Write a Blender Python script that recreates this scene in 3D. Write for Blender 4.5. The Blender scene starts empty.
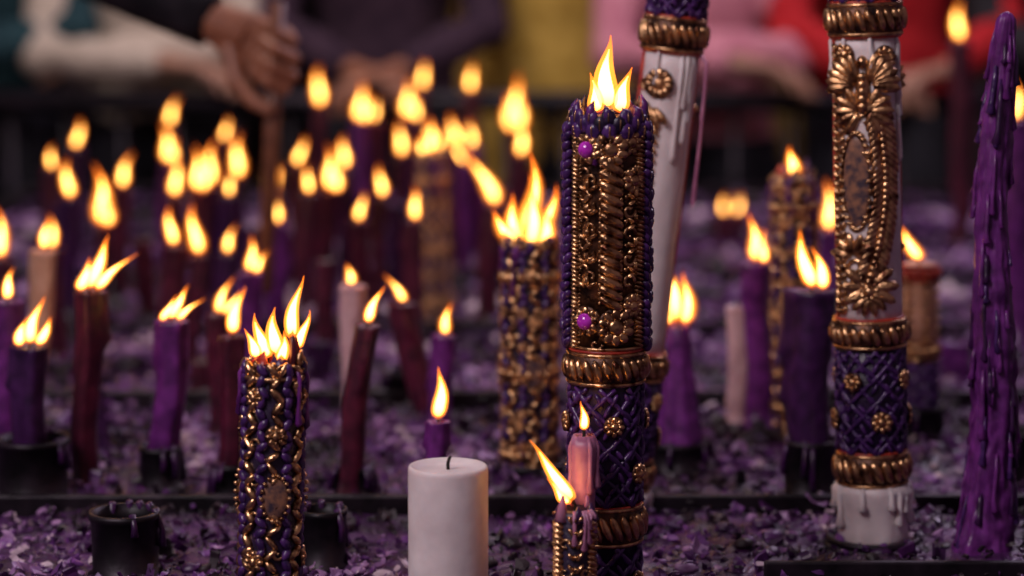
import bpy, bmesh, math, random
import numpy as np
from mathutils import Matrix, Vector, noise
random.seed(11)
rnd=random.uniform
S=bpy.context.scene
TZ=0.75
try:
    S.view_settings.view_transform='Standard'
except Exception: pass

# ------------------------------------------------------------------ materials
def new_mat(n):
    m=bpy.data.materials.new(n);m.use_nodes=True
    nt=m.node_tree;b=nt.nodes['Principled BSDF'];return m,nt,b
def surf(n,c1,c2,scale=40,rough=.5,metal=0,bump=.3,bs=None,sss=0,coat=0,pos=(.35,.65),bd=.002,detail=4,spec=.5):
    m,nt,b=new_mat(n);N=nt.nodes;L=nt.links
    tc=N.new('ShaderNodeTexCoord');no=N.new('ShaderNodeTexNoise');no.inputs['Scale'].default_value=scale;no.inputs['Detail'].default_value=detail
    L.new(tc.outputs['Object'],no.inputs['Vector'])
    r=N.new('ShaderNodeValToRGB');r.color_ramp.elements[0].position=pos[0];r.color_ramp.elements[1].position=pos[1]
    r.color_ramp.elements[0].color=(*c1,1);r.color_ramp.elements[1].color=(*c2,1)
    L.new(no.outputs['Fac'],r.inputs['Fac']);L.new(r.outputs['Color'],b.inputs['Base Color'])
    b.inputs['Roughness'].default_value=rough;b.inputs['Metallic'].default_value=metal
    b.inputs['Specular IOR Level'].default_value=spec
    if sss:
        b.inputs['Subsurface Weight'].default_value=sss;b.inputs['Subsurface Radius'].default_value=(1,.5,.4);b.inputs['Subsurface Scale'].default_value=.008
    if coat: b.inputs['Coat Weight'].default_value=coat
    if bump:
        n2=N.new('ShaderNodeTexNoise');n2.inputs['Scale'].default_value=bs or scale*2;n2.inputs['Detail'].default_value=3
        L.new(tc.outputs['Object'],n2.inputs['Vector'])
        bp=N.new('ShaderNodeBump');bp.inputs['Strength'].default_value=bump;bp.inputs['Distance'].default_value=bd
        L.new(n2.outputs['Fac'],bp.inputs['Height']);L.new(bp.outputs['Normal'],b.inputs['Normal'])
    return m
W_P=surf('wax_purple',(.06,.007,.08),(.19,.03,.24),60,.34,sss=.2,bs=120)
W_V=surf('wax_dark_violet',(.018,.004,.028),(.06,.012,.085),60,.35,sss=.1,bs=120)
W_M=surf('wax_maroon',(.035,.004,.014),(.11,.012,.035),60,.38,sss=.2,bs=120)
W_K=surf('wax_pale_pink',(.50,.30,.33),(.66,.45,.48),50,.45,sss=.3,bs=80)
W_O=surf('wax_peach',(.50,.26,.16),(.66,.38,.26),50,.45,sss=.3,bs=80)
W_W=surf('wax_white',(.70,.60,.60),(.88,.78,.77),30,.45,sss=.25,bs=60,bump=.35)
W_R=surf('wax_red_trim_glow',(.30,.02,.015),(.55,.06,.03),60,.4,sss=.3)
W_PINK=surf('wax_orchid',(.30,.10,.20),(.52,.22,.34),50,.4,sss=.3)
P_BR=surf('purple_bright_relief',(.025,.008,.060),(.09,.025,.16),150,.3,bs=260)
P_DK=surf('purple_core',(.007,.003,.016),(.022,.008,.04),100,.4,bs=260)
GOLD=surf('antique_gold',(.10,.035,.02),(.75,.45,.22),110,.28,1,.5,bs=350,pos=(.32,.58),bd=.001)
BRONZE=surf('bronze_ground',(.018,.008,.008),(.14,.06,.03),110,.42,.6,.7,bs=260,bd=.001)
GEM=surf('violet_gem',(.35,.01,.38),(.70,.05,.70),100,.06,coat=1,bump=0)
MURAL=surf('painted_picture',(.05,.035,.05),(.30,.14,.08),160,.4,bump=.1)
WICK=surf('wick_charred',(.006,.005,.005),(.02,.015,.012),300,.9)
METAL=surf('blackened_metal',(.006,.005,.007),(.03,.02,.03),30,.45,.6,.4,bs=60)
def flame_mat(n,cols,strength,trans):
    m=bpy.data.materials.new(n);m.use_nodes=True;nt=m.node_tree;nt.nodes.clear();N=nt.nodes;L=nt.links
    o=N.new('ShaderNodeOutputMaterial');e=N.new('ShaderNodeEmission');a=N.new('ShaderNodeAttribute');a.attribute_name='ft'
    r=N.new('ShaderNodeValToRGB');cr=r.color_ramp
    cr.elements[0].position=cols[0][0];cr.elements[0].color=(*cols[0][1],1);cr.elements[1].position=cols[-1][0];cr.elements[1].color=(*cols[-1][1],1)
    for p,c in cols[1:-1]:
        x=cr.elements.new(p);x.color=(*c,1)
    L.new(a.outputs['Fac'],r.inputs['Fac']);L.new(r.outputs['Color'],e.inputs['Color']);e.inputs['Strength'].default_value=strength
    if trans:
        t=N.new('ShaderNodeBsdfTransparent');mx=N.new('ShaderNodeMixShader');mx.inputs[0].default_value=1-trans
        L.new(t.outputs[0],mx.inputs[1]);L.new(e.outputs[0],mx.inputs[2]);L.new(mx.outputs[0],o.inputs[0])
    else: L.new(e.outputs[0],o.inputs[0])
    return m
F_OUT=flame_mat('flame_mantle',[(0,(.5,.06,.01)),(.15,(1,.26,.025)),(.6,(1,.30,.03)),(1,(1,.16,.01))],3.0,.5)
F_IN=flame_mat('flame_core',[(0,(.4,.10,.02)),(.2,(1,.45,.09)),(.6,(1,.52,.13)),(1,(1,.36,.05))],20,0)
F_HALO=flame_mat('flame_glow_halo',[(0,(.6,.08,.01)),(.4,(1,.22,.02)),(1,(1,.12,.01))],1.3,.86)  # faint emissive shell imitating soft bloom around the farther flames

# ------------------------------------------------------------------ mesh builder
def sph_template(seg,rings):
    v=[(0,0,-1)];f=[]
    for i in range(1,rings):
        a=-math.pi/2+math.pi*i/rings
        for j in range(seg):
            b=2*math.pi*j/seg;v.append((math.cos(a)*math.cos(b),math.cos(a)*math.sin(b),math.sin(a)))
    v.append((0,0,1));T=len(v)-1
    for j in range(seg): f.append((0,1+(j+1)%seg,1+j))
    for i in range(rings-2):
        for j in range(seg):
            a=1+i*seg+j;b=1+i*seg+(j+1)%seg;f.append((a,b,b+seg,a+seg))
    k=1+(rings-2)*seg
    for j in range(seg): f.append((k+j,k+(j+1)%seg,T))
    return np.array(v,float),f
TS=sph_template(8,6);TB=sph_template(16,10)
def rotz(a): return Matrix.Rotation(a,4,'Z')
class MB:
    def __init__(s): s.v=[];s.f=[];s.m=[];s.t=[];s.mats=[];s.n=0
    def mi(s,m):
        if m not in s.mats: s.mats.append(m)
        return s.mats.index(m)
    def add(s,v,f,mat,M=None,t=None):
        v=np.asarray(v,float)
        if M is not None:
            A=np.array(M);v=v@A[:3,:3].T+A[:3,3]
        k=s.mi(mat)
        s.v.append(v);s.f.extend([tuple(i+s.n for i in q) for q in f]);s.m.extend([k]*len(f))
        s.t.append(np.zeros(len(v)) if t is None else np.asarray(t,float));s.n+=len(v)
    def ell(s,M,sc,mat,big=False):
        T=TB if big else TS
        s.add(T[0]*np.array(sc),T[1],mat,M)
    def rings(s,R,mat,cap=(True,True),ts=None,M=None):
        seg=len(R[0]);v=[p for r in R for p in r];f=[]
        for i in range(len(R)-1):
            for j in range(seg):
                a=i*seg+j;b=i*seg+(j+1)%seg;f.append((a,b,b+seg,a+seg))
        if cap[0]: f.append(tuple(range(seg-1,-1,-1)))
        if cap[1]: f.append(tuple((len(R)-1)*seg+j for j in range(seg)))
        t=None if ts is None else [x for x in ts for _ in range(seg)]
        s.add(v,f,mat,M,t)
    def tube(s,pts,rad,mat,seg=8,sc=(1,1)):
        pts=[Vector(p) for p in pts];R=[]
        if not hasattr(rad,'__len__'): rad=[rad]*len(pts)
        d0=(pts[1]-pts[0]).normalized();ref=Vector((0,0,1)) if abs(d0.z)<.8 else Vector((0,1,0))
        for i,p in enumerate(pts):
            d=(pts[min(i+1,len(pts)-1)]-pts[max(i-1,0)]).normalized()
            x=ref.cross(d).normalized();y=d.cross(x)
            R.append([tuple(p+(x*math.cos(a)*sc[0]+y*math.sin(a)*sc[1])*rad[i]) for a in [2*math.pi*j/seg for j in range(seg)]])
        s.rings(R,mat)
    def lathe(s,prof,mat,seg=32,fn=None,axis=None,cap=(True,True)):
        R=[]
        for r,z in prof:
            ring=[]
            for j in range(seg):
                a=2*math.pi*j/seg;rr=r*(fn(a,z) if fn else 1)
                ox,oy=axis(z) if axis else (0,0)
                ring.append((ox+math.sin(a)*rr,oy-math.cos(a)*rr,z))
            R.append(ring)
        s.rings(R,mat,cap)
    def ring(s,z,r,rad,mat,seg=40,c=(0,0)):
        v=[];f=[];q=6
        for j in range(seg):
            a=2*math.pi*j/seg
            for k in range(q):
                b=2*math.pi*k/q;rr=r+rad*math.cos(b);v.append((c[0]+math.sin(a)*rr,c[1]-math.cos(a)*rr,z+rad*math.sin(b)))
        for j in range(seg):
            for k in range(q):
                f.append((j*q+k,((j+1)%seg)*q+k,((j+1)%seg)*q+(k+1)%q,j*q+(k+1)%q))
        s.add(v,f,mat)
    def mesh(s,name,smooth=True):
        me=bpy.data.meshes.new(name);V=np.concatenate(s.v)
        me.from_pydata(V.tolist(),[],s.f)
        for m in s.mats: me.materials.append(m)
        me.polygons.foreach_set('material_index',s.m)
        ns=smooth if not isinstance(smooth,bool) else (len(s.f) if smooth else 0)
        me.polygons.foreach_set('use_smooth',[i<ns for i in range(len(s.f))])
        at=me.attributes.new('ft','FLOAT','POINT');at.data.foreach_set('value',np.concatenate(s.t))
        me.update();return me
    def obj(s,name,loc=(0,0,0),rot=(0,0,0),smooth=True):
        ob=bpy.data.objects.new(name,s.mesh(name,smooth));ob.location=loc;ob.rotation_euler=rot
        S.collection.objects.link(ob);return ob
def FR(th,z,r,c=(0,0)):
    th=math.radians(th);s,co=math.sin(th),math.cos(th)
    return Matrix(((co,0,s,c[0]+s*r),(s,0,-co,c[1]-co*r),(0,1,0,z),(0,0,0,1)))

def flame(mb,base,h,w,lx=0,ly=0,seed=0,halo=False):
    base=Vector(base)
    sh=[(F_OUT,1,1,0),(F_IN,.76,.54 if halo else .62,.05)]
    if halo: sh.append((F_HALO,1.10,1.4,-.03))
    for mat,hs,ws,z0 in sh:
        R=[];ts=[];n=13
        for i in range(n):
            t=i/(n-1)
            rr=w*ws*(math.sin(math.pi*min(1,max(0,t))**.6)**.85*(1.02-t)**.35) if 0<i<n-1 else w*.03
            tt=z0+t*hs
            q=max(tt,0)
            cx=base.x+lx*q**1.4+.08*h*math.sin(seed*3.1+tt*5)*tt;cy=base.y+ly*q**1.4+.05*h*math.sin(seed*1.7+2+tt*4)*tt
            R.append([(cx+math.cos(a)*rr,cy+math.sin(a)*rr,base.z+h*tt) for a in [2*math.pi*j/10 for j in range(10)]]);ts.append(t)
        mb.rings(R,mat,ts=ts)

def wick(mb,p,h,lx=0):
    x,y,z=p
    mb.tube([(x,y,z-.004),(x,y,z+h*.4),(x+lx*.2,y,z+h*.75),(x+lx*.5,y,z+h)],[.0013,.0013,.0012,.0009],WICK,6)

COL={'p':W_P,'m':W_M,'v':W_V,'k':W_K,'o':W_O}
cnt=0
def plain_candle(name,bx,Y,tx,h,r,fh,fl,col,nf=1,drips=6,mound=True):
    global cnt;cnt+=1;sd=cnt
    mb=MB();mat=COL[col]
    dx=tx-bx
    ax=lambda z:(dx*z/h+.0018*math.sin(z*40+sd),.001*math.sin(z*33+sd*2))
    dr=[(rnd(0,6.28),rnd(.2,.95)*h,rnd(.15,.42)) for _ in range(drips)]
    def fn(a,z):
        k=1+.09*noise.noise(Vector((math.cos(a)*1.5+sd,math.sin(a)*1.5,z*30)))
        for (da,dl,am) in dr:
            d=math.atan2(math.sin(a-da),math.cos(a-da))
            if z>h-dl: k+=am*math.exp(-(d/.25)**2)*(1+.7*math.exp(-((z-(h-dl))/.008)**2))
        return k
    n=18
    prof=[(r*1.9 if mound else r,0),(r*1.6 if mound else r,.004),(r*1.15,.011)]+[(r,h*i/n*.97) for i in range(2,n+1)]
    prof+=[(r*1.03,h*.985),(r*.93,h),(r*.72,h-.001),(r*.4,h-.004),(r*.05,h-.005)]
    mb.lathe(prof,mat,24,fn,ax)
    tx_,ty_=ax(h)
    wick(mb,(tx_,ty_,h-.004),.012,fl*.2)
    if fh>0:
        far=Y>2.3
        w=min(max(.0056,fh*.165),r*1.1+.002)
        flame(mb,(tx_,ty_,h+.001),fh,w,fl,rnd(-.003,.003),sd,far)
        for k in range(nf-1):
            s=1 if k%2==0 else -1
            flame(mb,(tx_+s*r*.6,ty_+rnd(-.3,.3)*r,h),fh*rnd(.55,.85),w*.85,fl+s*rnd(.002,.012),rnd(-.004,.004),sd+k+7,far)
    return mb.obj(name,(bx,Y,TZ))

# ---------------- simple candles (base x, y, top x, height, radius, flame h, flame lean, colour, blades)
simple=[(-.439,2.15,-.436,.148,.0145,.043,.011,'v',3),(-.398,2.20,-.388,.191,.0125,.050,.023,'m',3),(-.510,2.50,-.486,.190,.0125,.033,.004,'o',1),
(-.329,2.20,-.313,.163,.0120,.032,.020,'p',3),(-.258,2.15,-.250,.157,.0099,.043,.009,'m',1),(-.169,2.50,-.167,.153,.0104,.021,-.003,'k',1),
(-.151,2.15,-.131,.167,.0108,.034,.013,'m',1),(-.081,2.50,-.115,.134,.0115,.028,-.018,'m',1),
(-.072,2.40,-.069,.116,.0111,.032,.004,'p',1),(-.067,2.00,-.064,.109,.0084,.045,.004,'p',1),(.238,2.50,.236,.131,.0105,0,0,'k',1),
(.259,2.50,.253,.177,.0146,.050,-.004,'p',2),(.273,2.16,.269,.197,.0175,.054,-.016,'v',2),
(.395,3.00,.394,.150,.011,.062,0,'p',1),(.355,4.00,.354,.057,.013,.033,0,'m',1),(.381,4.00,.376,.057,.012,.033,.006,'m',1),
(.731,3.90,.719,.350,.013,.061,-.005,'m',1),(.636,3.00,.627,.288,.016,.049,0,'p',1),
(-.30,2.42,-.296,.135,.011,.036,.014,'m',2),(-.285,2.62,-.288,.150,.011,.038,.004,'p',2),(-.36,2.95,-.352,.128,.011,.034,.010,'v',1),(-.44,2.45,-.437,.09,.010,.030,.003,'v',1)]
far="""-686,353,-673,178,32 -685,374,-676,191,42 -600,322,-592,168,51 -552,289,-554,142,39 -562,343,-557,161,47 -527,304,-519,151,76 -491,229,-482,168,31
-570,269,-572,156,55 -562,402,-572,205,45 -538,367,-525,174,58 -402,282,-400,154,45 -465,335,-470,157,53 -382,282,-369,143,58 -440,338,-440,161,61 -434,341,-427,165,62
-466,382,-457,196,34 -399,354,-405,163,64 -398,332,-391,161,30 -305,312,-305,145,42 -327,340,-334,156,38 -337,415,-332,228,66 -321,362,-323,175,41 -286,329,-280,167,37
-271,341,-258,158,62 -241,350,-242,181,47 -250,397,-251,215,63 -232,401,-231,213,36 -205,316,-200,144,36 -187,329,-179,162,42 -181,406,-174,214,64 -150,399,-157,215,36
-159,429,-159,250,48 -180,375,-171,178,51 -127,301,-120,162,41 -130,380,-134,185,43 -114,369,-113,191,33 -89,371,-85,194,50 -68,422,-73,249,47 -53,382,-63,184,43
-72,365,-73,175,33 -39,315,-23,165,72 11,400,4,197,91 26,367,13,185,50"""
for s in simple:
    plain_candle('votive_candle' if s[7] in 'ko' else 'purple_candle',*s)
fl_=[0,10,-6,0,12,-4,6,0,15,-6,-5,3,-8,0,6,7,3,0,0,6,0,12,0,-4,0,5,9,6,-3,0,4,0,0,-3,6,9,-6,0,0,-22,-36,0,7]
for i,q in enumerate(far.split()):
    a=[float(x)/1000 for x in q.split(',')]
    Y=a[1]*10
    nf=3 if a[4]>.08 else 2 if a[4]>.056 and i%2 else 1
    plain_candle('purple_candle',a[0],Y,a[2],a[3],random.choice([.010,.012,.0135]),a[4],fl_[i]/1000,random.choice('mmpvm'),nf,4)
for (x,y,h,r,c) in [(-.22,2.75,.05,.012,'v'),(.05,2.75,.07,.013,'m'),(.12,2.95,.04,.012,'p'),(.52,2.75,.05,.015,'p'),(-.62,2.65,.06,.012,'v'),(.45,3.5,.05,.012,'m'),(.2,3.6,.07,.012,'p'),(-.03,2.20,.03,.011,'v'),(.6,3.6,.09,.012,'v'),(-.35,2.68,.04,.012,'m'),
  (-.48,3.15,.12,.012,'m'),(-.35,3.2,.13,.012,'v'),(-.23,2.95,.12,.011,'m'),(-.3,3.75,.15,.013,'m'),(-.16,3.4,.14,.012,'v'),(-.5,3.8,.14,.013,'m'),(-.02,3.6,.14,.013,'v'),(-.64,3.45,.13,.013,'v'),(-.41,2.36,.07,.011,'v'),(.02,2.62,.10,.012,'m')]:
    plain_candle('purple_candle',x,y,x+rnd(-.012,.012),h,r,0,0,c)

# ------------------------------------------------------------------ ornate parts
def rope(mb,z0,z1,r,N=24,mat=GOLD,tilt=22):
    h=(z1-z0);zc=(z0+z1)/2
    mb.lathe([(r,z0),(r+.002,z0+.001),(r+.003,zc),(r+.002,z1-.001),(r,z1)],BRONZE,32)
    for i in range(N):
        M=FR(360*i/N,zc,r+.0025)@rotz(math.radians(tilt+rnd(-4,4)))
        mb.ell(M,(2*math.pi*r/N*.50,h*.42,.0038),mat)
    mb.ring(z0,r+.001,.0018,mat);mb.ring(z1,r+.001,.0018,mat)
def medallion(mb,th,z,r,s,mat=GOLD,gem=False,n=9):
    M=FR(th,z,r)
    mb.ell(M,(s,s,.0022),BRONZE,True)
    for i in range(n):
        P=M@rotz(2*math.pi*i/n)@Matrix.Translation((0,s*.66,.0012))
        mb.ell(P,(s*.25,s*.34,.0022),mat)
    g=.56 if gem else .42
    mb.ell(M@Matrix.Translation((0,0,.0015)),(s*g,s*g,.0058 if gem else .003),GEM if gem else mat,True)
    for i in range(12):
        mb.ell(M@rotz(math.pi*i/6)@Matrix.Translation((0,s*(g+.08),.002)),(s*.11,s*.11,.0014),mat)
def lattice(mb,z0,z1,r,K=8,rad=.0020,turn=1.0):
    n=max(6,int((z1-z0)/.004))
    for d in (1,-1):
        for k in range(K):
            pts=[]
            for i in range(n+1):
                t=i/n;z=z0+(z1-z0)*t;a=2*math.pi*k/K+d*(z1-z0)/r*turn*t
                w=.0012*math.sin(t*n*1.3+k)
                pts.append((math.sin(a)*(r+.0008+w*.3),-math.cos(a)*(r+.0008+w*.3),z))
            mb.tube(pts,[rad*(1+.3*math.sin(i*2.1+k)) for i in range(n+1)],P_BR,6)
    rows=int((z1-z0)/.0085)
    for i in range(rows):
        for k in range(K*2):
            th=360*(k+(i%2)*.5)/(K*2)+rnd(-2,2)
            mb.ell(FR(th,z0+.005+i*.0085,r+.0005)@rotz(math.radians((34 if k%2 else -34)+rnd(-10,10))),(.0020,.0058,.0026),P_BR)
def wheat(mb,pts,r,s=.0045,mat=GOLD,bead=True):
    for i,(th,z) in enumerate(pts):
        j=min(i+1,len(pts)-1);i0=max(i-1,0)
        dth=math.radians(pts[j][0]-pts[i0][0])*r;dz=pts[j][1]-pts[i0][1];ang=math.atan2(-dth,dz)
        M=FR(th,z,r)@rotz(ang+rnd(-.08,.08))
        for sg in (1,-1):
            mb.ell(M@Matrix.Translation((sg*s*.8,0,.001))@rotz(-sg*.65),(s*.42,s*1.05*rnd(.85,1.1),.0026),mat)
        if bead: mb.ell(M@Matrix.Translation((0,0,.002)),(s*.38,s*.45,.0028),mat)
def twist(mb,th,z0,z1,r,s=.0065,mat=GOLD):
    n=int((z1-z0)/(s*.78))
    for i in range(n+1):
        z=z0+(z1-z0)*i/n;M=FR(th,z,r)
        mb.ell(M@rotz(math.radians(62)),(s*.42,s*1.05,.0042),mat,True)
        mb.ell(M@Matrix.Translation((0,0,.0032))@rotz(math.radians(62)),(s*.12,s*.7,.0016),mat)
def beads(mb,th,z0,z1,r,s=.0013,step=.0034,mat=GOLD):
    n=int((z1-z0)/step)
    for i in range(n+1): mb.ell(FR(th,z0+(z1-z0)*i/n,r),(s,s,s),mat)
def curl(mb,th,z,r,s,d=1,rot=0,mat=GOLD,w=.0011):
    pts=[];n=16
    for i in range(n+1):
        t=i/n;a=rot+d*t*5.2;q=s*(1-.78*t)
        M=FR(th+math.degrees(math.cos(a)*q/r),z+math.sin(a)*q,r+.0008+.0012*t)
        pts.append(M.to_translation())
    mb.tube(pts,[w*(1.25-.5*i/n) for i in range(n)]+[w*1.6],mat,6)
def column(th,z0,z1,step): 
    n=int(abs(z1-z0)/step);return [(th,z0+(z1-z0)*i/n) for i in range(n+1)]
def fan(mb,th,z,r,n,L,a0,a1,mat=GOLD,w=.25):
    M=FR(th,z,r)
    for i in range(n):
        a=math.radians(a0+(a1-a0)*i/max(1,n-1))
        mb.ell(M@rotz(a)@Matrix.Translation((0,L*.55,.0012)),(L*w*.8,L*.5,.0026),mat)
        mb.ell(M@rotz(a)@Matrix.Translation((0,L*.55,.003)),(L*.04,L*.42,.0016),mat)
def runs(mb,z,r,n,mat,lo=.02,hi=.08,w=.0019,c=(0,0)):
    for k in range(n):
        th=rnd(0,360);L=rnd(lo,hi);M=FR(th,z,r,c);j=rnd(-.001,.001)
        mb.tube([M@Vector((0,.002,-.002)),M@Vector((0,-L*.15,.0012)),M@Vector((j,-L*.6,.0011)),M@Vector((j*2,-L*.93,.0015)),M@Vector((j*2,-L,.0006))],[w*.8,w,w*.8,w*1.6,w*.4],mat,8)
def crown(mb,z,r,H,n=13):
    for lay in range(3):
        for i in range(n):
            th=360*(i+lay*.5)/n+rnd(-3,3)
            M=FR(th,z+H*(.1+.26*lay),r+.001-.0008*lay)@Matrix.Rotation(math.radians(-10 if lay==2 else 6),4,'X')
            mb.ell(M,(2*math.pi*r/n*.46,H*.36,.0032),P_BR if rnd(0,1)>.25 else P_DK)
            mb.ell(M@Matrix.Translation((0,H*.02,.0026)),(.0007,H*.24,.0014),GOLD)
    for i in range(n):
        H2=H*rnd(.5,1.5);M=FR(360*i/n+rnd(-5,5),z+H*.72,r-.001)
        mb.tube([M@Vector((0,-H*.2,0)),M@Vector((rnd(-.001,.001),H2*.25,.0005)),M@Vector((rnd(-.003,.003),H2*.5,-.002))],[.0040,.0030,.0006],random.choice([P_BR,P_DK,W_P]),6)

# ---- main ornate candle
mb=MB();r=.0268
mb.lathe([(r,0),(r,.18),(r,.205)],P_DK,40)
mb.lathe([(r,.2),(r,.372),(r*.96,.380),(r*.8,.378),(r*.5,.372),(r*.1,.370)],BRONZE,40)
lattice(mb,0,.056,r);rope(mb,.058,.085,r+.0005);lattice(mb,.088,.178,r);rope(mb,.181,.203,r+.001,26)
mb.ring(.0865,r+.001,.0014,W_R);mb.ring(.2055,r+.001,.0014,W_R)
for th in range(-90,270,45):
    zz=.15 if (th//45)%2==0 else .112
    medallion(mb,th+10,zz,r+.003,.0082,n=8)
    if (th//45)%2: medallion(mb,th+10,.03,r+.003,.007,n=8)
for f0 in (0,180):
    twist(mb,f0+4,.243,.344,r+.0012,.0098)
    for o in (-13,20): beads(mb,f0+o,.243,.345,r+.0006,.0015)
    for sg in (-1,1):
        twist(mb,f0+sg*57,.210,.372,r+.0005,.0042)
        beads(mb,f0+sg*50,.212,.370,r+.0003,.0010,.0028)
    for k,z in enumerate([.262,.280,.298,.316,.334]):
        curl(mb,f0-27,z,r,.0075,1 if k%2 else -1,rot=1.57 if k%2 else -1.57,w=.0014)
        curl(mb,f0-41,z+.006,r,.0055,-1 if k%2 else 1,rot=1.57 if k%2 else -1.57,w=.0012)
        fan(mb,f0-33,z-.008,r,3,.009,-60,60)
        curl(mb,f0+33,z-.004,r,.0065,-1 if k%2 else 1,rot=0,w=.0014)
        fan(mb,f0+44,z+.004,r,3,.008,0,120)
        mb.ell(FR(f0+27,z+.006,r+.001),(.0018,.0018,.0020),GOLD)
    medallion(mb,f0+2,.357,r+.001,.0135,n=10)
    fan(mb,f0+2,.343,r,5,.010,110,250)
    medallion(mb,f0+12,.225,r+.001,.0145,n=10)
    fan(mb,f0-10,.229,r,4,.010,30,150)
    medallion(mb,f0+36,.362,r,.010);medallion(mb,f0+42,.334,r,.0110);medallion(mb,f0+42,.240,r,.0100)
    medallion(mb,f0-34,.357,r+.0015,.0118,gem=True)
    medallion(mb,f0-34,.229,r+.0015,.0118,gem=True)
    curl(mb,f0-15,.350,r,.005,1);curl(mb,f0-18,.212,r,.005,-1)
    for k in range(24):
        z=.209+k*.0070
        for th in (67,80,93,106):
            mb.ell(FR(f0+th+rnd(-2,2),z+(th%4)*.001,r+.0030+rnd(0,.0022))@rotz((.6 if th in(67,93) else -.6)+rnd(-.2,.2)),(.0026,.0060,.0038),P_BR)
crown(mb,.368,r+.0005,.020)
for z in (.208,.367): mb.ring(z,r+.0015,.0014,GOLD)
runs(mb,.372,r+.001,7,W_P,.01,.05,.0016)
mb.lathe([(r*.86,.37),(r*.86,.380),(r*.6,.375),(r*.1,.373)],W_O,24)
wick(mb,(0,0,.376),.015)
flame(mb,(0,0,.384),.056,.0105,-.003,0,3);flame(mb,(.009,.002,.382),.034,.0080,.006,0,5);flame(mb,(-.009,0,.382),.030,.0075,-.002,.002,8)
mb.obj('ornate_carved_candle',(.0705,1.80,TZ),(0,math.radians(.15),0))

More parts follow.
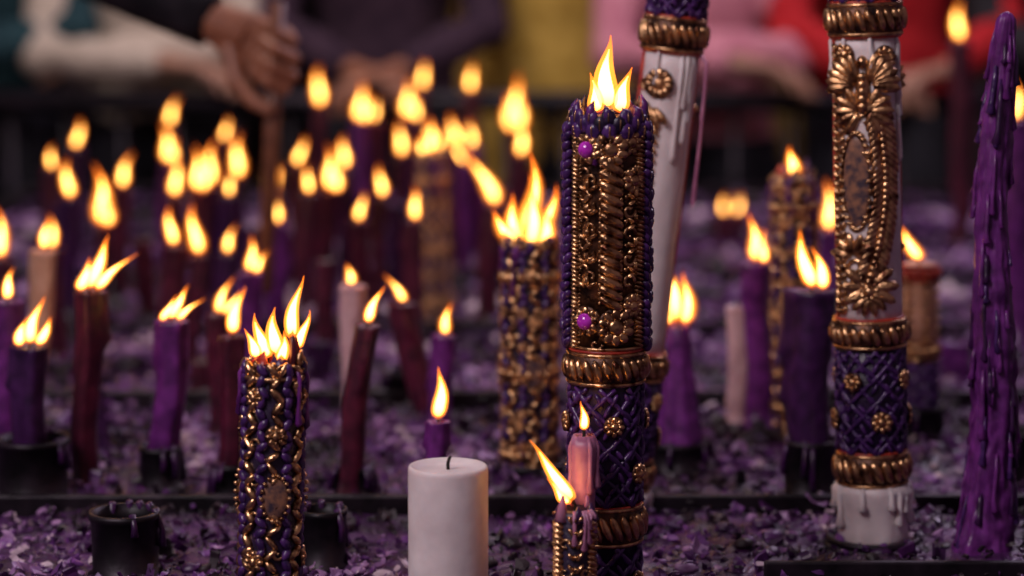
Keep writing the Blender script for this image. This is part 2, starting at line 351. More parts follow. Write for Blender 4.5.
def tall_white(name,loc,lean,zb,z1,z2,z3,z4,ztop,r,variant):
    mb=MB()
    wv=lambda a,z:1+.03*noise.noise(Vector((math.sin(a)*2,math.cos(a)*2,z*30)))
    fold=lambda a,z:1+.05*noise.noise(Vector((math.sin(a)*3,math.cos(a)*3,z*60)))+.05*abs(math.sin(a*4+z*30))
    mb.lathe([(r*1.02,0),(r*1.06,.005),(r*1.02,zb*.3),(r*1.05,zb*.6),(r*1.16,zb-.008),(r*1.12,zb-.003),(r*.95,zb)],W_W,56,fold)
    runs(mb,zb-.004,r*1.12,12,W_W,.015,.04,.0028)
    mb.lathe([(r,zb),(r,z2)],P_DK,40)
    mb.lathe([(r*.97,z2)]+[(r*.97,z2+(z3-z2)*i/16) for i in range(1,17)],W_W,40,wv)
    mb.lathe([(r,z3),(r,ztop),(r*.8,ztop+.003),(r*.1,ztop-.002)],P_DK,40)
    rope(mb,zb,z1,r+.0005,22);rope(mb,z2-.021,z2,r+.001,24);rope(mb,z3,z4,r+.001,24)
    lattice(mb,z1+.002,z2-.023,r);lattice(mb,z4+.002,ztop,r)
    for z in (z1+.002,z2+.002,z3-.002,z4+.002): mb.ring(z,r+.0005,.0016,W_R)
    zc=(z1+z2-.021)/2
    for k,th in enumerate(range(-180,180,45)):
        medallion(mb,th+8,zc+(.018 if k%2 else -.016),r+.003,.0095 if k%2==0 else .0085,n=8)
        medallion(mb,th+30,z4+.03+(.02 if k%2 else 0),r+.003,.008,n=8)
    rs=r*.985;H=z3-z2
    for th in (-78,102): mb.tube([FR(th,z2+.004,rs).to_translation(),FR(th,(z2+z3)/2,rs+.0006).to_translation(),FR(th,z3-.004,rs).to_translation()],[.0018,.0022,.0018],W_R,8)  # red wax tubes imitate backlight glowing through the shaft edge
    for f0 in (0,180):
        if variant==0:
            for sg in (-1,1):
                fan(mb,f0-14+sg*9,z3-.040,rs,6,.026,-sg*15,-sg*100)
                fan(mb,f0-14+sg*6,z3-.062,rs,5,.022,-sg*30,-sg*150)
                curl(mb,f0-14+sg*30,z3-.072,rs,.007,sg,rot=1.5,w=.0015)
            mb.ell(FR(f0-14,z3-.048,rs),(.0065,.018,.007),GOLD,True)
            for k in range(5): mb.ell(FR(f0-14,z3-.058+k*.006,rs+.006),(.004,.0035,.002),GOLD)
            mb.ell(FR(f0-14,z3-.022,rs+.002),(.0045,.0055,.005),GOLD,True)
            medallion(mb,f0+26,z3-.020,rs,.011);medallion(mb,f0-46,z3-.016,rs,.009)
            M=FR(f0-28,z3-.120,rs-.0005)
            mb.ell(M,(.0115,.038,.0022),MURAL,True)
            for k in range(30):
                a=2*math.pi*k/30
                mb.ell(M@Matrix.Translation((.0125*math.cos(a),.040*math.sin(a),.0006))@rotz(a+.5),(.0018,.0036,.002),GOLD)
            pts=[]
            for k in range(30):
                t=k/29;pts.append((f0+8+26*math.sin(t*3.0)-t*24,z3-.055-t*(H-.085)))
            wheat(mb,pts,rs,.0085)
            for k in range(2,28,5): curl(mb,pts[k][0]-22,pts[k][1]-.004,rs,.0055,1 if k%2 else -1,rot=3,w=.0014)
            wheat(mb,column(f0-62,z2+.01,z3-.01,.007),rs,.0048)
            fan(mb,f0-8,z2+.030,rs,8,.024,-120,120);fan(mb,f0-8,z2+.024,rs,6,.018,100,260)
            medallion(mb,f0-8,z2+.027,rs+.001,.010)
            fan(mb,f0-36,z2+.056,rs,5,.020,-60,80);curl(mb,f0-34,z2+.046,rs,.009,1,w=.0016)
        else:
            medallion(mb,f0-22,z3-.030,rs,.0135,n=11)
            fan(mb,f0-30,z3-.050,rs,6,.020,90,230)
            for k in range(5): medallion(mb,f0-40,z3-.075-k*.03,rs,.0085)
            wheat(mb,column(f0-28,z3-.07,z2+.02,.008),rs,.0055)
            for k in range(7): curl(mb,f0+128,z3-.03-k*.03,rs,.008,1 if k%2 else -1,w=.0015)
    runs(mb,z3,rs,9 if variant==0 else 14,W_W,.02,.12,.0019)
    if variant==1:
        for (th,L,o) in ((62,.135,.012),(66,.06,.010)):
            M=FR(th,z3+.0,r)
            mb.tube([M@Vector((0,0,0)),M@Vector((0,-.008,o*.8)),M@Vector((0,-L*.5,o)),M@Vector((.001,-L*.95,o)),M@Vector((.001,-L,o))],[.0016,.0017,.0013,.0022,.0006],W_PINK,8)
    return mb.obj(name,loc,(0,math.radians(lean),0))
tall_white('gilded_white_candle',(.3065,2.0,TZ+.006),-2.1,.052,.077,.190,.428,.452,.56,.0275,0)
tall_white('gilded_white_candle',(.0925,2.1,TZ+.001),6.3,.03,.055,.150,.418,.444,.54,.0245,1)

# ---- gold-chain purple candles
def chain_candle(name,loc,lean,r,h,nflame,fh,spikes=True,mural=True,cols=7,top=.03,gold=1,flames=None):
    mb=MB();halo=loc[1]>2
    hb=h-top
    mb.lathe([(r*1.05,0),(r,.01),(r,hb),(r*.92,hb+.004),(r*.7,hb-.002),(r*.3,hb-.008),(r*.05,hb-.009)],P_DK,32)
    for k in range(cols):
        th=360*k/cols+10
        for i,(t,z) in enumerate(column(th,.008,hb,.0088)):
            M=FR(t+5*math.sin(i*.8+k),z,r+.001)
            mb.ell(M@rotz((.8 if i%2 else -.8)+rnd(-.2,.2)),(.0029*rnd(.8,1.2),.0074*rnd(.85,1.15),.0040),GOLD)
            if i%3==0: curl(mb,t+9,z,r,.0045,1 if i%2 else -1,rot=k)
        for i,(t,z) in enumerate(column(th+180/cols,.006,hb,.0078)):
            mb.ell(FR(t+rnd(-3,3),z,r+.001)@rotz((-.6 if i%2 else .6)+rnd(-.3,.3)),(.0034,.0062,.0034),P_BR)
            if gold>1 and i%4==0: medallion(mb,t,z,r+.001,.0065,n=7)
    if mural:
        for f0 in (12,132,252):
            M=FR(f0,h*.46,r+.003)
            mb.ell(M,(.0095,.016,.002),MURAL,True)
            for k in range(18):
                a=2*math.pi*k/18
                mb.ell(M@Matrix.Translation((.0102*math.cos(a),.0172*math.sin(a),.001)),(.0018,.0018,.002),GOLD)
            medallion(mb,f0,h*.66,r+.002,.0085,n=8);medallion(mb,f0-38,h*.25,r+.002,.0085,n=8);medallion(mb,f0-45,h*.78,r+.001,.008,n=8)
    if gold>1:
        for f in (.12,.45,.84): rope(mb,h*f-.008,h*f+.008,r,18)
    else:
        for f in (.12,.84): mb.ring(h*f,r+.001,.0022,GOLD)
    runs(mb,hb,r+.003,5,W_P,.01,.06,.0018)
    if spikes:
        n=12
        for i in range(n):
            th=360*i/n+rnd(-8,8);H=top*rnd(.35,1.15)*(1.2 if 20<th<120 else 1);M=FR(th,hb-.004,r*.98)
            mt=random.choice([P_DK,W_M,P_BR,W_R,W_V]);w=rnd(.005,.0078)
            v=[M@Vector(p) for p in [(-w,0,0),(w,0,0),(w*.8,H*.5,-.002),(w*.1,H,-.006),(-w*.7,H*.55,-.002),(-w,0,-.004),(w,0,-.004),(w*.7,H*.5,-.006),(w*.05,H*.97,-.008),(-w*.6,H*.5,-.006)]]
            mb.add(v,[(0,1,2,3,4),(9,8,7,6,5),(0,5,6,1),(1,6,7,2),(2,7,8,3),(3,8,9,4),(4,9,5,0)],mt)
            mb.ell(M@Matrix.Translation((0,H*.3,.001))@rotz(rnd(-.6,.6)),(.0028,.0065,.0025),GOLD)
    else:
        for i in range(14):
            M=FR(360*i/14,hb+rnd(-.004,.004),r);mb.ell(M,(.005,.007,.004),GOLD if i%2 else P_BR)
    wick(mb,(0,0,hb-.006),.02)
    if flames:
        for i,(x,y,z,H,w,lx) in enumerate(flames): flame(mb,(x,y,hb+z),H,w,lx,0,i*1.7+1,halo)
    else:
      for k in range(nflame):
        a=2.4*k;q=r*.66*(k>0)
        flame(mb,(math.cos(a)*q,math.sin(a)*q*.7,hb-.004+(.008 if k==0 else 0)),fh*(1 if k==0 else rnd(.38,.82)),.0070+.035*fh,math.cos(a)*q*.9+rnd(-.008,.008),0,k*1.3+h*50,halo)
    return mb.obj(name,loc,(0,math.radians(lean),0))
chain_candle('gold_chain_candle',(-.1815,1.75,TZ),1.9,.0205,.230,5,.050,top=.030,
  flames=[(.013,-.004,.020,.048,.0062,.004),(.001,0,.008,.036,.0072,-.003),(-.007,.004,.004,.034,.0070,-.008),(-.013,-.004,.006,.022,.0055,-.007),(.006,-.010,.004,.024,.0055,.003),(.017,.004,.012,.030,.005,.008)])
chain_candle('gold_chain_candle',(.0165,2.25,TZ),0,.0235,.235,7,.080,spikes=False,top=.006,gold=2)
chain_candle('gold_chain_candle',(.294,2.45,TZ),-1.6,.0205,.288,1,.030,top=.02,gold=2)
chain_candle('gold_chain_candle',(-.098,3.2,TZ),-2.2,.017,.232,2,.045,spikes=False,top=.005,gold=2,mural=False)
# small gold stub against the main candle, flame blown to the left
mb=MB();r=.0135
mb.lathe([(r*1.1,0),(r,.01),(r*1.03,.096),(r*.8,.100),(r*.2,.094)],P_DK,24,lambda a,z:1+.06*noise.noise(Vector((math.sin(a)*3,math.cos(a)*3,z*60))))
for k in range(6):
    (twist(mb,60*k,.004,.090,r,.0055) if k%2 else wheat(mb,column(60*k,.004,.094,.009),r,.0040))
    for j in range(4): curl(mb,60*k+30,.015+j*.02,r,.005,1 if j%2 else -1)
for k in range(6):
    M=FR(60*k+10,.096,r*.95);mb.tube([M@Vector((0,-.004,0)),M@Vector((0,rnd(.003,.016),-.001))],[.0055,.001],random.choice([W_PINK,W_V,GOLD]),6)
runs(mb,.098,r+.001,6,W_PINK,.01,.04,.0017)
wick(mb,(0,0,.098),.010,-.01)
flame(mb,(-.003,0,.104),.046,.0072,-.034,0,1);flame(mb,(-.007,0,.102),.020,.0062,-.012,0,2)
mb.obj('gilded_candle_stub',(.046,1.722,TZ))
mb=MB();r=.0088
mb.lathe([(r*1.2,0),(r*1.05,.02),(r*.95,.10),(r*1.05,.12),(r*1.15,.14),(r*.9,.149),(r*.5,.146),(r*.1,.145)],W_PINK,20,lambda a,z:1+.2*noise.noise(Vector((math.sin(a)*2,math.cos(a)*2,z*50))))
runs(mb,.146,r,7,W_PINK,.02,.05,.0020)
wick(mb,(0,0,.146),.008);flame(mb,(0,0,.152),.022,.0040,-.001,0,4)
mb.obj('pink_taper_candle',(.053,1.7475,TZ))

# ---- plain white pillar in front
mb=MB();r=.0292;h=.132
nz=lambda a,z:1+.010*noise.noise(Vector((math.sin(a)*1.5,math.cos(a)*1.5,z*14)))
mb.lathe([(r*.97,0),(r,.003)]+[(r,.003+(h-.007)*i/12) for i in range(1,13)]+[(r*.99,h-.0015),(r*.96,h),(r*.90,h-.0003),(r*.84,h-.0028),(r*.5,h-.0035),(r*.1,h-.003)],W_W,56,nz)
wick(mb,(0,0,h-.002),.009,.004)
mb.obj('white_pillar_candle',(-.0465,1.72,TZ))

# ---- heavily dripped violet candle at right
mb=MB();h=.447
prof=[];n=110
def RD(z): t=z/h; return .0066+.0115*(1-t)**.7+.005*math.exp(-t*16)
def dfn(a,z):
    k=1+.20*noise.noise(Vector((math.sin(a)*1.5,math.cos(a)*1.5,z*26)))
    k+=.46*abs(noise.noise(Vector((math.sin(a)*2.6,math.cos(a)*2.6,z*6+1.3))))+.16*noise.noise(Vector((math.sin(a)*5,math.cos(a)*5,z*90)))
    return k
for i in range(n+1): prof.append((RD(h*i/n),h*i/n))
prof+=[(.0042,h+.004),(.001,h+.006)]
DAX=lambda z:(.0035*math.sin(z*16)+.006*z,.002*math.sin(z*22))
mb.lathe(prof,W_P,56,dfn,DAX)
for k in range(90):
    th=rnd(0,360);z=rnd(.05,.44);L=min(rnd(.010,.06),z-.01);M0=[]
    for q,o in ((0,0),(.3,.001),(.75,.0014),(.95,.0018),(1,.001)):
        zz=z-L*q;M0.append(FR(th+rnd(-3,3),zz,RD(zz)*1.13+o,DAX(zz)).to_translation())
    w=rnd(.0012,.0026);mb.tube(M0,[w*.5,w,w*.9,w*1.7,w*.5],random.choice([W_P,W_V,P_BR,W_P]),8)
mb.obj('dripping_violet_candle',(.391,1.95,TZ))
# cone-shaped dripped candle
mb=MB();h=.142
mb.lathe([(.025,0),(.024,.02),(.0215,.035),(.0175,.06),(.0150,.08),(.0125,.10),(.0110,.12),(.0098,h-.004),(.0078,h),(.002,h-.003)],W_P,40,lambda a,z:1+.16*abs(math.sin(a*3.5+z*10))+.08*noise.noise(Vector((math.sin(a)*2,math.cos(a)*2,z*30))))
wick(mb,(0,0,h-.002),.012)
flame(mb,(-.004,0,h+.002),.066,.0105,-.010,0,2,True);flame(mb,(.006,0,h),.050,.009,.001,0,6,True);flame(mb,(-.011,0,h),.036,.008,-.004,0,9,True)
mb.obj('cone_dripped_candle',(.161,2.3,TZ+.001))
# pale candle with band at right
mb=MB();r=.0165;h=.190
mb.lathe([(r,0),(r,.095)],W_V,28);rope(mb,.093,.108,r,18)
mb.lathe([(r,.108),(r*1.02,.14),(r*1.0,h-.01),(r*.9,h),(r*.5,h-.004),(r*.1,h-.004)],W_O,28,lambda a,z:1+.05*noise.noise(Vector((math.sin(a)*2,math.cos(a)*2,z*50))))
lattice(mb,.01,.09,r,6)
for k in range(6): wheat(mb,column(60*k+12,.115,.178,.008),r,.0036)
rope(mb,h-.016,h-.003,r,16,W_R)
wick(mb,(0,0,h-.003),.014,-.01);flame(mb,(-.001,0,h+.002),.036,.0085,-.022,0,3,True)
mb.obj('banded_pale_candle',(.413,2.4,TZ),(0,math.radians(-1.5),0))

# ------------------------------------------------------------------ holder cups
def cup(x,y,r,h,name='candle_holder_cup',fill=W_V):
    mb=MB()
    f=lambda a,z:1+.03*noise.noise(Vector((math.sin(a)*2+x*9,math.cos(a)*2,z*30)))
    mb.lathe([(r*1.15,0),(r*1.15,.004),(r*.98,.006),(r,h*.55),(r*1.02,h-.006),(r*1.08,h-.005),(r*1.08,h),(r*.93,h),(r*.90,h-.012)],METAL,32,f,cap=(True,False))
    mb.lathe([(r*.91,h-.016),(r*.91,h-.012),(r*.5,h-.009),(r*.1,h-.010)],fill,24,lambda a,z:1,cap=(True,True))
    for k in range(6):
        M=FR(rnd(0,360),h,r*1.03);L=rnd(.01,h*.8)
        mb.tube([M@Vector((0,.002,-.003)),M@Vector((0,-L*.5,.0025)),M@Vector((0,-L,.0025))],[.003,.0024,.0035],fill,8)
    return mb.obj(name,(x,y,TZ))
for c in [(-.436,2.155,.032,.062),(-.312,1.90,.027,.055),(-.155,1.93,.019,.05),(-.3265,2.20,.019,.045),(.2725,2.16,.024,.060),(.413,2.4,.0235,.045),
          (-.255,2.15,.017,.04),(.161,2.3,.029,.030),(.3065,2.0,.037,.010),(-.068,2.0,.014,.045),(-.51,1.98,.03,.05),(.47,2.25,.028,.05),(-.12,2.62,.02,.04),(.56,2.45,.022,.05),(-.6,2.35,.025,.05),(-.145,2.16,.018,.035),(.0165,2.25,.032,.02)]:
    cup(*c)

# ------------------------------------------------------------------ stand (metal trough on legs) 
def boxv(x0,x1,y0,y1,z0,z1):
    v=[(x0,y0,z0),(x1,y0,z0),(x1,y1,z0),(x0,y1,z0),(x0,y0,z1),(x1,y0,z1),(x1,y1,z1),(x0,y1,z1)]
    f=[(0,3,2,1),(4,5,6,7),(0,1,5,4),(1,2,6,5),(2,3,7,6),(3,0,4,7)];return v,f
mb=MB()
X0,X1,Y0,Y1=-.93,1.02,1.45,4.72
def bx(*a): v,f=boxv(*a);mb.add(v,f,METAL)
bx(X0,X1,Y0,Y1,TZ-.03,TZ-.004)
for a in ((X0-.02,X0,Y0,Y1),(X1,X1+.02,Y0,Y1),(X0,X1,Y0-.02,Y0),(X0,X1,Y1,Y1+.02)): bx(*a,TZ-.08,TZ+.03)
for y in (2.10,2.60,3.08,3.56,4.04,4.5): bx(X0,X1,y-.005,y+.005,TZ-.004,TZ+.022)
bx(.20,.60,1.865,1.872,TZ-.004,TZ+.022)
for x in (X0+.03,X1-.07):
    for y in (Y0+.03,3.05,Y1-.07): bx(x,x+.04,y,y+.04,0,TZ-.03)
    bx(x,x+.04,Y0,Y1,.25,.28)
st=mb.obj('candle_stand',smooth=False)
bv=st.modifiers.new('bevel','BEVEL');bv.width=.002;bv.segments=2

# ------------------------------------------------------------------ wax bed + shavings (one mass)
D_MATS=[surf('debris_deep_purple',(.022,.004,.034),(.075,.014,.10),30,.4),surf('debris_violet',(.085,.022,.13),(.20,.06,.27),30,.38),
 surf('debris_lilac',(.24,.11,.29),(.42,.23,.45),30,.4),surf('debris_pale',(.50,.36,.45),(.72,.57,.62),30,.45),surf('debris_soot',(.006,.004,.007),(.03,.012,.022),30,.5)]
def hgt(x,y): return TZ+.001+.015*max(0,noise.noise(Vector((x*9,y*7,0)))+.12)+.008*abs(noise.noise(Vector((x*35,y*30,3))))
mb=MB()
nx,ny=220,340
gx=np.linspace(X0+.001,X1-.001,nx);gy=Y0+.002+(Y1-Y0-.004)*np.linspace(0,1,ny)**1.25
V=[(x,y,hgt(x,y)) for y in gy for x in gx]
F=[(j*nx+i,j*nx+i+1,(j+1)*nx+i+1,(j+1)*nx+i) for j in range(ny-1) for i in range(nx-1)]
mb.add(V,F,surf('wax_bed',(.010,.003,.014),(.10,.025,.13),28,.35,bs=150,bump=.8,bd=.004))
rng=np.random.default_rng(5)
# melted wax blobs (smooth)
def cmat(x,y,jit=.27,sh=0):
    nv=noise.noise(Vector((x*8+4,y*6,0)))*1.35+rng.normal()*jit+sh
    return D_MATS[4 if nv<-.22 else 0 if nv<.14 else 1 if nv<.42 else 2 if nv<.74 else 3]
for k in range(1500):
    y=1.5+3.2*rng.random()**1.3;hw=.225*y+.10;x=rng.uniform(max(X0+.02,-hw),min(X1-.02,hw))
    s=rng.uniform(.003,.008)*(1+(y-1.5)*.5)
    v=TB[0]*np.array([s,s*rng.uniform(.6,1.2),s*rng.uniform(.35,.7)])
    v=v*(1+.25*np.array([[noise.noise(Vector(p)*300+Vector((k,0,0)))] for p in v]))
    mb.add(v,TB[1],cmat(x,y),Matrix.Translation((x,y,hgt(x,y)+s*.2))@rotz(rng.uniform(0,3)))
NS=len(mb.f)
ico=bmesh.new();bmesh.ops.create_icosphere(ico,subdivisions=1,radius=1);ico.verts.ensure_lookup_table()
IV=np.array([v.co[:] for v in ico.verts]);IF=[tuple(v.index for v in f.verts) for f in ico.faces];ico.free()
CV=[];CF=[]
for i in range(5):
    a=-.9+i*.45
    for w in (-1,1): CV.append((math.sin(a)*1.0,w*.45,1-math.cos(a)))
for i in range(5):
    a=-.9+i*.45
    for w in (-1,1): CV.append((math.sin(a)*.86,w*.42,1.12-math.cos(a)*.98))
for i in range(4):
    a=2*i;CF.append((a,a+1,a+3,a+2));b=10+2*i;CF.append((b,b+2,b+3,b+1));CF.append((a,a+2,b+2,b));CF.append((a+1,b+1,b+3,a+3))
CF+= [(0,10,11,1),(8,9,19,18)];CV=np.array(CV)
def shards(N,ylo,yhi,smin,smax,pcurl,pw=2.2):
    for k in range(N):
        y=rng.uniform(ylo,yhi);hw=.225*y+.10
        x=rng.uniform(max(X0+.02,-hw),min(X1-.02,hw))
        s=smin+(smax-smin)*rng.random()**pw
        a,b,c=rng.uniform(0,6.28),rng.normal()*.7,rng.normal()*.7
        R=(Matrix.Rotation(a,3,'Z')@Matrix.Rotation(b,3,'X')@Matrix.Rotation(c,3,'Y'))
        if rng.random()<pcurl: v=CV*np.array([s,s*rng.uniform(.5,1.3),s*.8])*(1+.15*rng.normal(size=(20,1)));f=CF
        else: v=IV*(1+.28*rng.normal(size=(len(IV),1)))*np.array([s,s*rng.uniform(.4,.9),s*rng.uniform(.3,.6)]);f=IF
        v=v@np.array(R).T+np.array([x,y,hgt(x,y)+s*.22+rng.random()*.005])
        mb.add(v,f,cmat(x,y))
shards(7500,1.5,2.35,.002,.0075,.55)
shards(260,1.5,2.4,.009,.014,1,1)
shards(6000,2.3,3.2,.004,.012,.5)
shards(5000,3.1,4.7,.007,.019,.35)
mb.obj('wax_debris',smooth=NS)

# ------------------------------------------------------------------ surroundings
mb=MB();FLO=surf('stone_floor',(.02,.016,.018),(.06,.05,.05),3,.6,bs=20)
v,f=boxv(-5,5,-1,9,-.1,0);mb.add(v,f,FLO);mb.obj('floor',smooth=False)
mb=MB();v,f=boxv(-5,5,8.5,8.7,0,4);mb.add(v,f,surf('dark_stone_wall',(.016,.008,.012),(.055,.028,.035),2.5,.8,bs=12));mb.obj('wall_back',smooth=False)
mb=MB()
def rb(p,q,r): mb.tube([p,q],[r,r],METAL,12)
for z,r in ((.915,.024),(.16,.016)): rb((-3,5.2,z),(3,5.2,z),r)
for i in range(51): 
    x=-3+i*.12; rb((x,5.2,.16),(x,5.2,.91),.007)
for x in (-2.4,-1.2,0,1.2,2.4): rb((x,5.2,0),(x,5.2,.92),.02);rb((x,4.98,.01),(x,5.42,.01),.014)
mb.obj('crowd_barrier')

# ------------------------------------------------------------------ people
def hand(mb,Wp,Fd,Nd,mat,curl=(40,80,110),sc=1.0,thumb=0):
    F=Vector(Fd).normalized();N=Vector(Nd);N=(N-N.dot(F)*F).normalized();Sd=thumb*F.cross(N)
    W=Vector(Wp);Q=lambda a,b,c:W+(F*a+Sd*b+N*c)*sc
    fing=[(.028,.085,(.042,.026,.022),.0088),(.0095,.088,(.046,.030,.024),.009),(-.0105,.083,(.042,.027,.022),.0086),(-.0285,.076,(.033,.021,.019),.0075)]
    for k,(o,ml,seg,r) in enumerate(fing):
        mb.tube([Q(-.01,o*.45,0),Q(ml*.5,o*.8,.001),Q(ml,o,.001)],[.014*sc,.0135*sc,.0110*sc],mat,10)
        p=Q(ml,o,.0);pts=[p];rr=[r*1.12*sc]
        for j,L in enumerate(seg):
            a=math.radians(curl[j]+k*3);d=F*math.cos(a)-N*math.sin(a)
            pts+= [p+d*L*sc*.5,p+d*L*sc];rr+=[r*.95*sc,r*(1.04-.08*j)*sc];p=p+d*L*sc
            mb.ell(Matrix.Translation(p),(r*1.03*sc,)*3,mat)
        mb.tube(pts,rr,mat,10)
        mb.ell(Matrix.Translation(pts[0]),(.0104*sc,)*3,mat)
    p=Q(.020,.018,-.006);pts=[p];rr=[.014*sc]
    for (a,b,c,L,r) in ((.65,.70,-.35,.045,.0115),(.85,.30,-.50,.034,.0105),(.9,.0,-.45,.026,.0085)):
        d=(F*a+Sd*b+N*c).normalized();p=p+d*L*sc;pts.append(p);rr.append(r*sc);mb.ell(Matrix.Translation(p),(r*sc,)*3,mat)
    mb.tube(pts,rr,mat,10)
    mb.tube([Q(-.05,0,0),Q(.0,0,0),Q(.03,0,-.002)],[.024*sc,.024*sc,.020*sc],mat,12,)
def fused(mb,vox,smooth):
    me=mb.mesh('tmp');ob=bpy.data.objects.new('tmp',me);S.collection.objects.link(ob)
    m=ob.modifiers.new('r','REMESH');m.mode='VOXEL';m.voxel_size=vox;m.use_smooth_shade=True
    s=ob.modifiers.new('s','SMOOTH');s.iterations=smooth;s.factor=.5
    dg=bpy.context.evaluated_depsgraph_get();dg.update()
    e=bpy.data.meshes.new_from_object(ob.evaluated_get(dg));bpy.data.objects.remove(ob);return e
def combine(name,items,mats):
    V=[];Fs=[];MI=[];n=0
    for me,fn in items:
        co=np.empty(len(me.vertices)*3);me.vertices.foreach_get('co',co);V.append(co.reshape(-1,3))
        for p in me.polygons:
            Fs.append(tuple(i+n for i in p.vertices));MI.append(fn(p.center))
        n+=len(me.vertices)
    me=bpy.data.meshes.new(name);me.from_pydata(np.concatenate(V).tolist(),[],Fs)
    for m in mats: me.materials.append(m)
    me.polygons.foreach_set('material_index',MI);me.polygons.foreach_set('use_smooth',[True]*len(Fs));me.update()
    ob=bpy.data.objects.new(name,me);S.collection.objects.link(ob);return ob
SKIN=surf('skin_warm',(.30,.14,.09),(.42,.22,.15),60,.5,sss=.1);HAIR=surf('hair_dark',(.008,.006,.006),(.03,.02,.018),90,.5)
SKIN2=surf('skin_brown',(.26,.095,.05),(.38,.16,.09),60,.45,sss=.1)
TROU=surf('trouser_cloth',(.008,.008,.014),(.025,.022,.035),60,.8);SHOE=surf('shoe_leather',(.01,.008,.008),(.03,.02,.02),60,.5)
def person(name,pel,chest,face,joints,top,skin,hs,vox=.012,handN=None,curls=None,hfwd=None,vhand=.0032):
    pel=Vector(pel);chest=Vector(chest);fw=Vector(face).normalized();rt=fw.cross(Vector((0,0,1)))
    mb=MB()
    def er(c,rx,ry):
        return [tuple(c+rt*math.cos(a)*rx+fw*math.sin(a)*ry) for a in [2*math.pi*j/20 for j in range(20)]]
    up=(chest-pel)
    mb.rings([er(pel-Vector((0,0,.06)),.15,.11),er(pel,.17,.125),er(pel+up*.4,.15,.115),er(pel+up*.8,.175,.125),er(pel+up*1.05,.19,.115),er(pel+up*1.28,.13,.085),er(pel+up*1.36,.07,.065)],top)
    nk=pel+up*1.36
    mb.tube([nk-Vector((0,0,.05)),nk+Vector((0,0,.09))+fw*.015],[.058,.053],top,14)
    for sh,el,wr in joints:
        sh,el,wr=map(Vector,(sh,el,wr))
        mb.tube([chest+(sh-chest)*.45,sh,sh.lerp(el,.5),el,el.lerp(wr,.4),wr],[.085,.072,.060,.052,.050,.038],top,14)
        mb.ell(Matrix.Translation(sh),(.072,.072,.072),top,True);mb.ell(Matrix.Translation(el),(.053,)*3,top,True)
    for s in (-1,1):
        hp=pel+rt*s*.09-Vector((0,0,.04));kn=Vector((pel.x,pel.y,.50))+rt*s*.10+fw*.03;an=Vector((pel.x,pel.y,.09))+rt*s*.11
        mb.tube([hp,hp.lerp(kn,.5),kn,kn.lerp(an,.4),an],[.098,.082,.062,.060,.045],top,14)
        mb.tube([an-fw*.05+Vector((0,0,-.045)),an+fw*.06+Vector((0,0,-.045)),an+fw*.17+Vector((0,0,-.052))],[.042,.043,.034],top,12)
    body=fused(mb,vox,4)
    zt=pel.z-.03
    def bm(c): 
        if c.z>nk.z-.01 and (c-nk).length<.16: return 1
        if c.z<.10: return 4
        return 2 if c.z<zt and not any(((Vector(j[2])-c).length<.2) for j in joints) else 0
    hb=MB();H=nk+Vector((0,0,.195))+fw*.03
    Mx=Matrix(((rt.x,fw.x,0,H.x),(rt.y,fw.y,0,H.y),(0,0,1,H.z),(0,0,0,1)))
    T=Matrix.Translation
    hb.ell(Mx@T((0,-.012,.025)),(.076,.094,.092),skin,True);hb.ell(Mx@T((0,.02,-.045)),(.058,.068,.068),skin,True);hb.ell(Mx@T((0,.062,-.092)),(.026,.022,.018),skin,True)
    hb.ell(Mx@T((0,.095,-.018)),(.014,.020,.022),skin,True);hb.ell(Mx@T((0,.082,.004)),(.009,.016,.028),skin,True)
    for s in (-1,1):
        hb.ell(Mx@T((s*.078,-.008,-.008)),(.010,.018,.032),skin,True);hb.ell(Mx@T((s*.032,.074,.006)),(.017,.014,.011),skin,True);hb.ell(Mx@T((s*.03,.082,.026)),(.022,.012,.006),skin,True)
    hb.ell(Mx@T((0,.083,-.058)),(.024,.012,.006),skin,True);hb.ell(Mx@T((0,.081,-.068)),(.021,.012,.007),skin,True)
    hb.tube([Mx@Vector((0,-.02,-.15)),Mx@Vector((0,-.01,-.05))],[.052,.05],skin,14)
    head=fused(hb,.0055,2);Mi=Mx.inverted()
    def hm(c):
        q=Mi@c
        if q.z>.075 or (q.y<-.01 and q.z>-.06 and abs(q.x)<.083): return 3
        return 3 if (q.y<.03 and q.z>.045) else 1
    hr=MB()
    hr.ell(Mx@T((0,-.028,.035)),(.086,.092,.095),HAIR,True);hr.ell(Mx@T((0,-.055,-.03)),(.078,.06,.09),HAIR,True);hair=fused(hr,.007,1)
    items=[(body,bm),(head,hm),(hair,lambda c:3)]
    for i,(sh,el,wr) in enumerate(joints):
        hm_=MB();d=(Vector(wr)-Vector(el)).normalized() if not hfwd else Vector(hfwd[i])
        N=Vector((0,0,1)) if not handN else Vector(handN[i])
        side=d.cross(N);th=1 if side.dot(chest-Vector(wr))>0 else -1
        hand(hm_,Vector(wr)+d*.012,d,N,skin,(curls or [(25,55,75)]*2)[i],1.0,th)
        items.append((fused(hm_,vhand,2),lambda c:1))
    mats=[top,skin,TROU,HAIR,SHOE]
    return combine(name,items,mats)
def cloth(n,a,b,s=25): return surf(n,a,b,s,.85,bump=.6,bs=70,bd=.004,spec=.2)
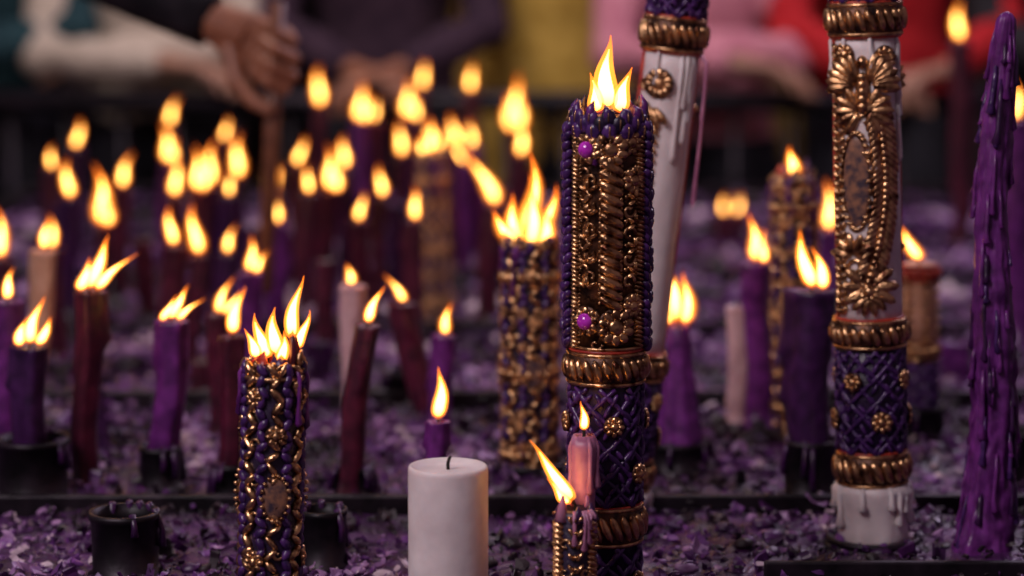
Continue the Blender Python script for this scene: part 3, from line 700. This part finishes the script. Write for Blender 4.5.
def spectator(x,y,top,arms='rail',k=1.0,skin=SKIN,hx=(.10,.10),name='spectator'):
    pel=(x,y,.93*k);ch=(x,y-.03,1.29*k);sw=.185*k;sz=1.385*k
    if arms=='rail':
        J=[((x-sw,y-.02,sz),(x-sw-.05,5.28+(y-5.45)*.5,1.07),(x-hx[0],5.19,.985)),((x+sw,y-.02,sz),(x+sw+.05,5.28+(y-5.45)*.5,1.07),(x+hx[1],5.185,.985))]
        hf=[(.75,-.35,-.12),(-.75,-.35,-.12)];cu=[(20,50,70)]*2
    elif arms=='fold':
        J=[((x-sw,y-.02,sz),(x-sw-.03,5.25,1.01),(x+.05,5.19,.998)),((x+sw,y-.02,sz),(x+sw+.03,5.27,1.01),(x-.05,5.25,1.03))]
        hf=[(1,-.15,-.1),(-1,0,-.15)];cu=[(15,35,50)]*2
    else:
        J=[((x-sw,y-.02,sz),(x-sw-.05,y-.0,1.10*k),(x-sw-.03,y-.06,.85*k)),((x+sw,y-.02,sz),(x+sw+.05,y,1.10*k),(x+sw+.03,y-.06,.85*k))]
        hf=[(0,-.2,-1),(0,-.2,-1)];cu=[(25,45,60)]*2
        return person(name,pel,ch,(0,-1,0),J,top,skin,k,handN=[(-1,0,0),(1,0,0)],curls=cu,hfwd=hf)
    return person(name,pel,ch,(0,-1,0),J,top,skin,k,curls=cu,hfwd=hf)
spectator(-1.18,5.47,cloth('teal_jacket',(.01,.03,.04),(.02,.055,.065)),skin=SKIN2,hx=(.1,-.13))
spectator(-.80,5.45,cloth('cream_sweater',(.42,.34,.27),(.58,.48,.40)),'fold')
spectator(-.47,5.85,cloth('charcoal_coat',(.02,.014,.02),(.05,.035,.045)),'down')
spectator(-.29,5.52,cloth('plum_coat',(.025,.012,.024),(.055,.028,.045)),'rail',hx=(.06,.06),skin=SKIN2)
spectator(.09,5.64,cloth('mustard_jacket',(.46,.28,.05),(.68,.44,.10)),'down',k=.98)
spectator(.42,5.46,cloth('pink_fleece',(.45,.15,.21),(.62,.26,.31)),'fold',k=.92)
spectator(.84,5.50,cloth('red_jacket',(.36,.010,.015),(.55,.025,.03)),'rail',skin=SKIN,hx=(.1,.1))
spectator(1.28,5.50,cloth('black_coat',(.01,.01,.012),(.03,.025,.03)),'rail')
spectator(.60,6.0,cloth('ochre_coat',(.30,.18,.05),(.45,.29,.10)),'down')
spectator(-1.45,6.1,cloth('grey_coat',(.05,.045,.05),(.10,.09,.10)),'down')

# worshipper at the left side of the stand, lowering a taper into the rows
DK=cloth('black_sleeve',(.006,.005,.008),(.02,.016,.022))
wr=(-.368,3.0,1.160)
person('worshipper',(-1.17,3.05,.95),(-1.03,3.03,1.27),(1,0,0),
  [((-.93,3.19,1.40),(-.645,3.08,1.29),wr),((-1.02,2.85,1.36),(-1.10,2.80,1.08),(-1.04,2.83,.86))],DK,SKIN2,1.0,
  handN=[(0,1,0),(0,-1,0)],curls=[(62,150,215),(25,45,60)],hfwd=[(.88,0,-.48),(.1,0,-1)],vhand=.0022)
mb=MB();r=.0105
P0=Vector((-.286,2.969,1.185));P1=Vector((-.306,2.962,.825))
mb.tube([P1,P1.lerp(P0,.02),P1.lerp(P0,.5),P0],[r*.5,r,r*.95,r*.85],surf('wax_brown',(.10,.035,.02),(.22,.08,.04),50,.4),14)
mb.tube([P0,P0+Vector((0,0,.012))],[.0013,.001],WICK,6)
mb.obj('held_taper_candle')

# ------------------------------------------------------------------ light
w=bpy.data.worlds.new('world');S.world=w;w.use_nodes=True
bg=w.node_tree.nodes['Background'];bg.inputs[0].default_value=(.68,.42,.56,1);bg.inputs[1].default_value=.13
def area(n,loc,tgt,size,e,c):
    l=bpy.data.lights.new(n,'AREA');l.size=size;l.energy=e;l.color=c;l.shape='DISK'
    o=bpy.data.objects.new(n,l);o.location=loc;o.rotation_euler=(Vector(tgt)-Vector(loc)).to_track_quat('-Z','Y').to_euler();S.collection.objects.link(o)
area('courtyard_sky_light',(-1.3,.3,2.9),(.1,1.95,.8),1.1,46,(1,.86,.92))
area('crowd_fill_light',(-.5,3.9,3.4),(0,5.8,1),1.4,50,(1,.88,.86))  # added fill lamp that brightens the people behind the barrier
area('back_rim_light',(1.4,4.4,3.0),(.25,2.2,.8),1.0,26,(.90,.74,1))

cd=bpy.data.cameras.new('camera');cam=bpy.data.objects.new('camera',cd);S.collection.objects.link(cam)
cam.location=(0,0,1.26);cam.rotation_euler=(math.radians(90-8.2),0,0)
cd.lens=85;cd.sensor_width=36;cd.dof.use_dof=True;cd.dof.focus_distance=1.84;cd.dof.aperture_fstop=3.1;cd.clip_start=.05
S.camera=cam
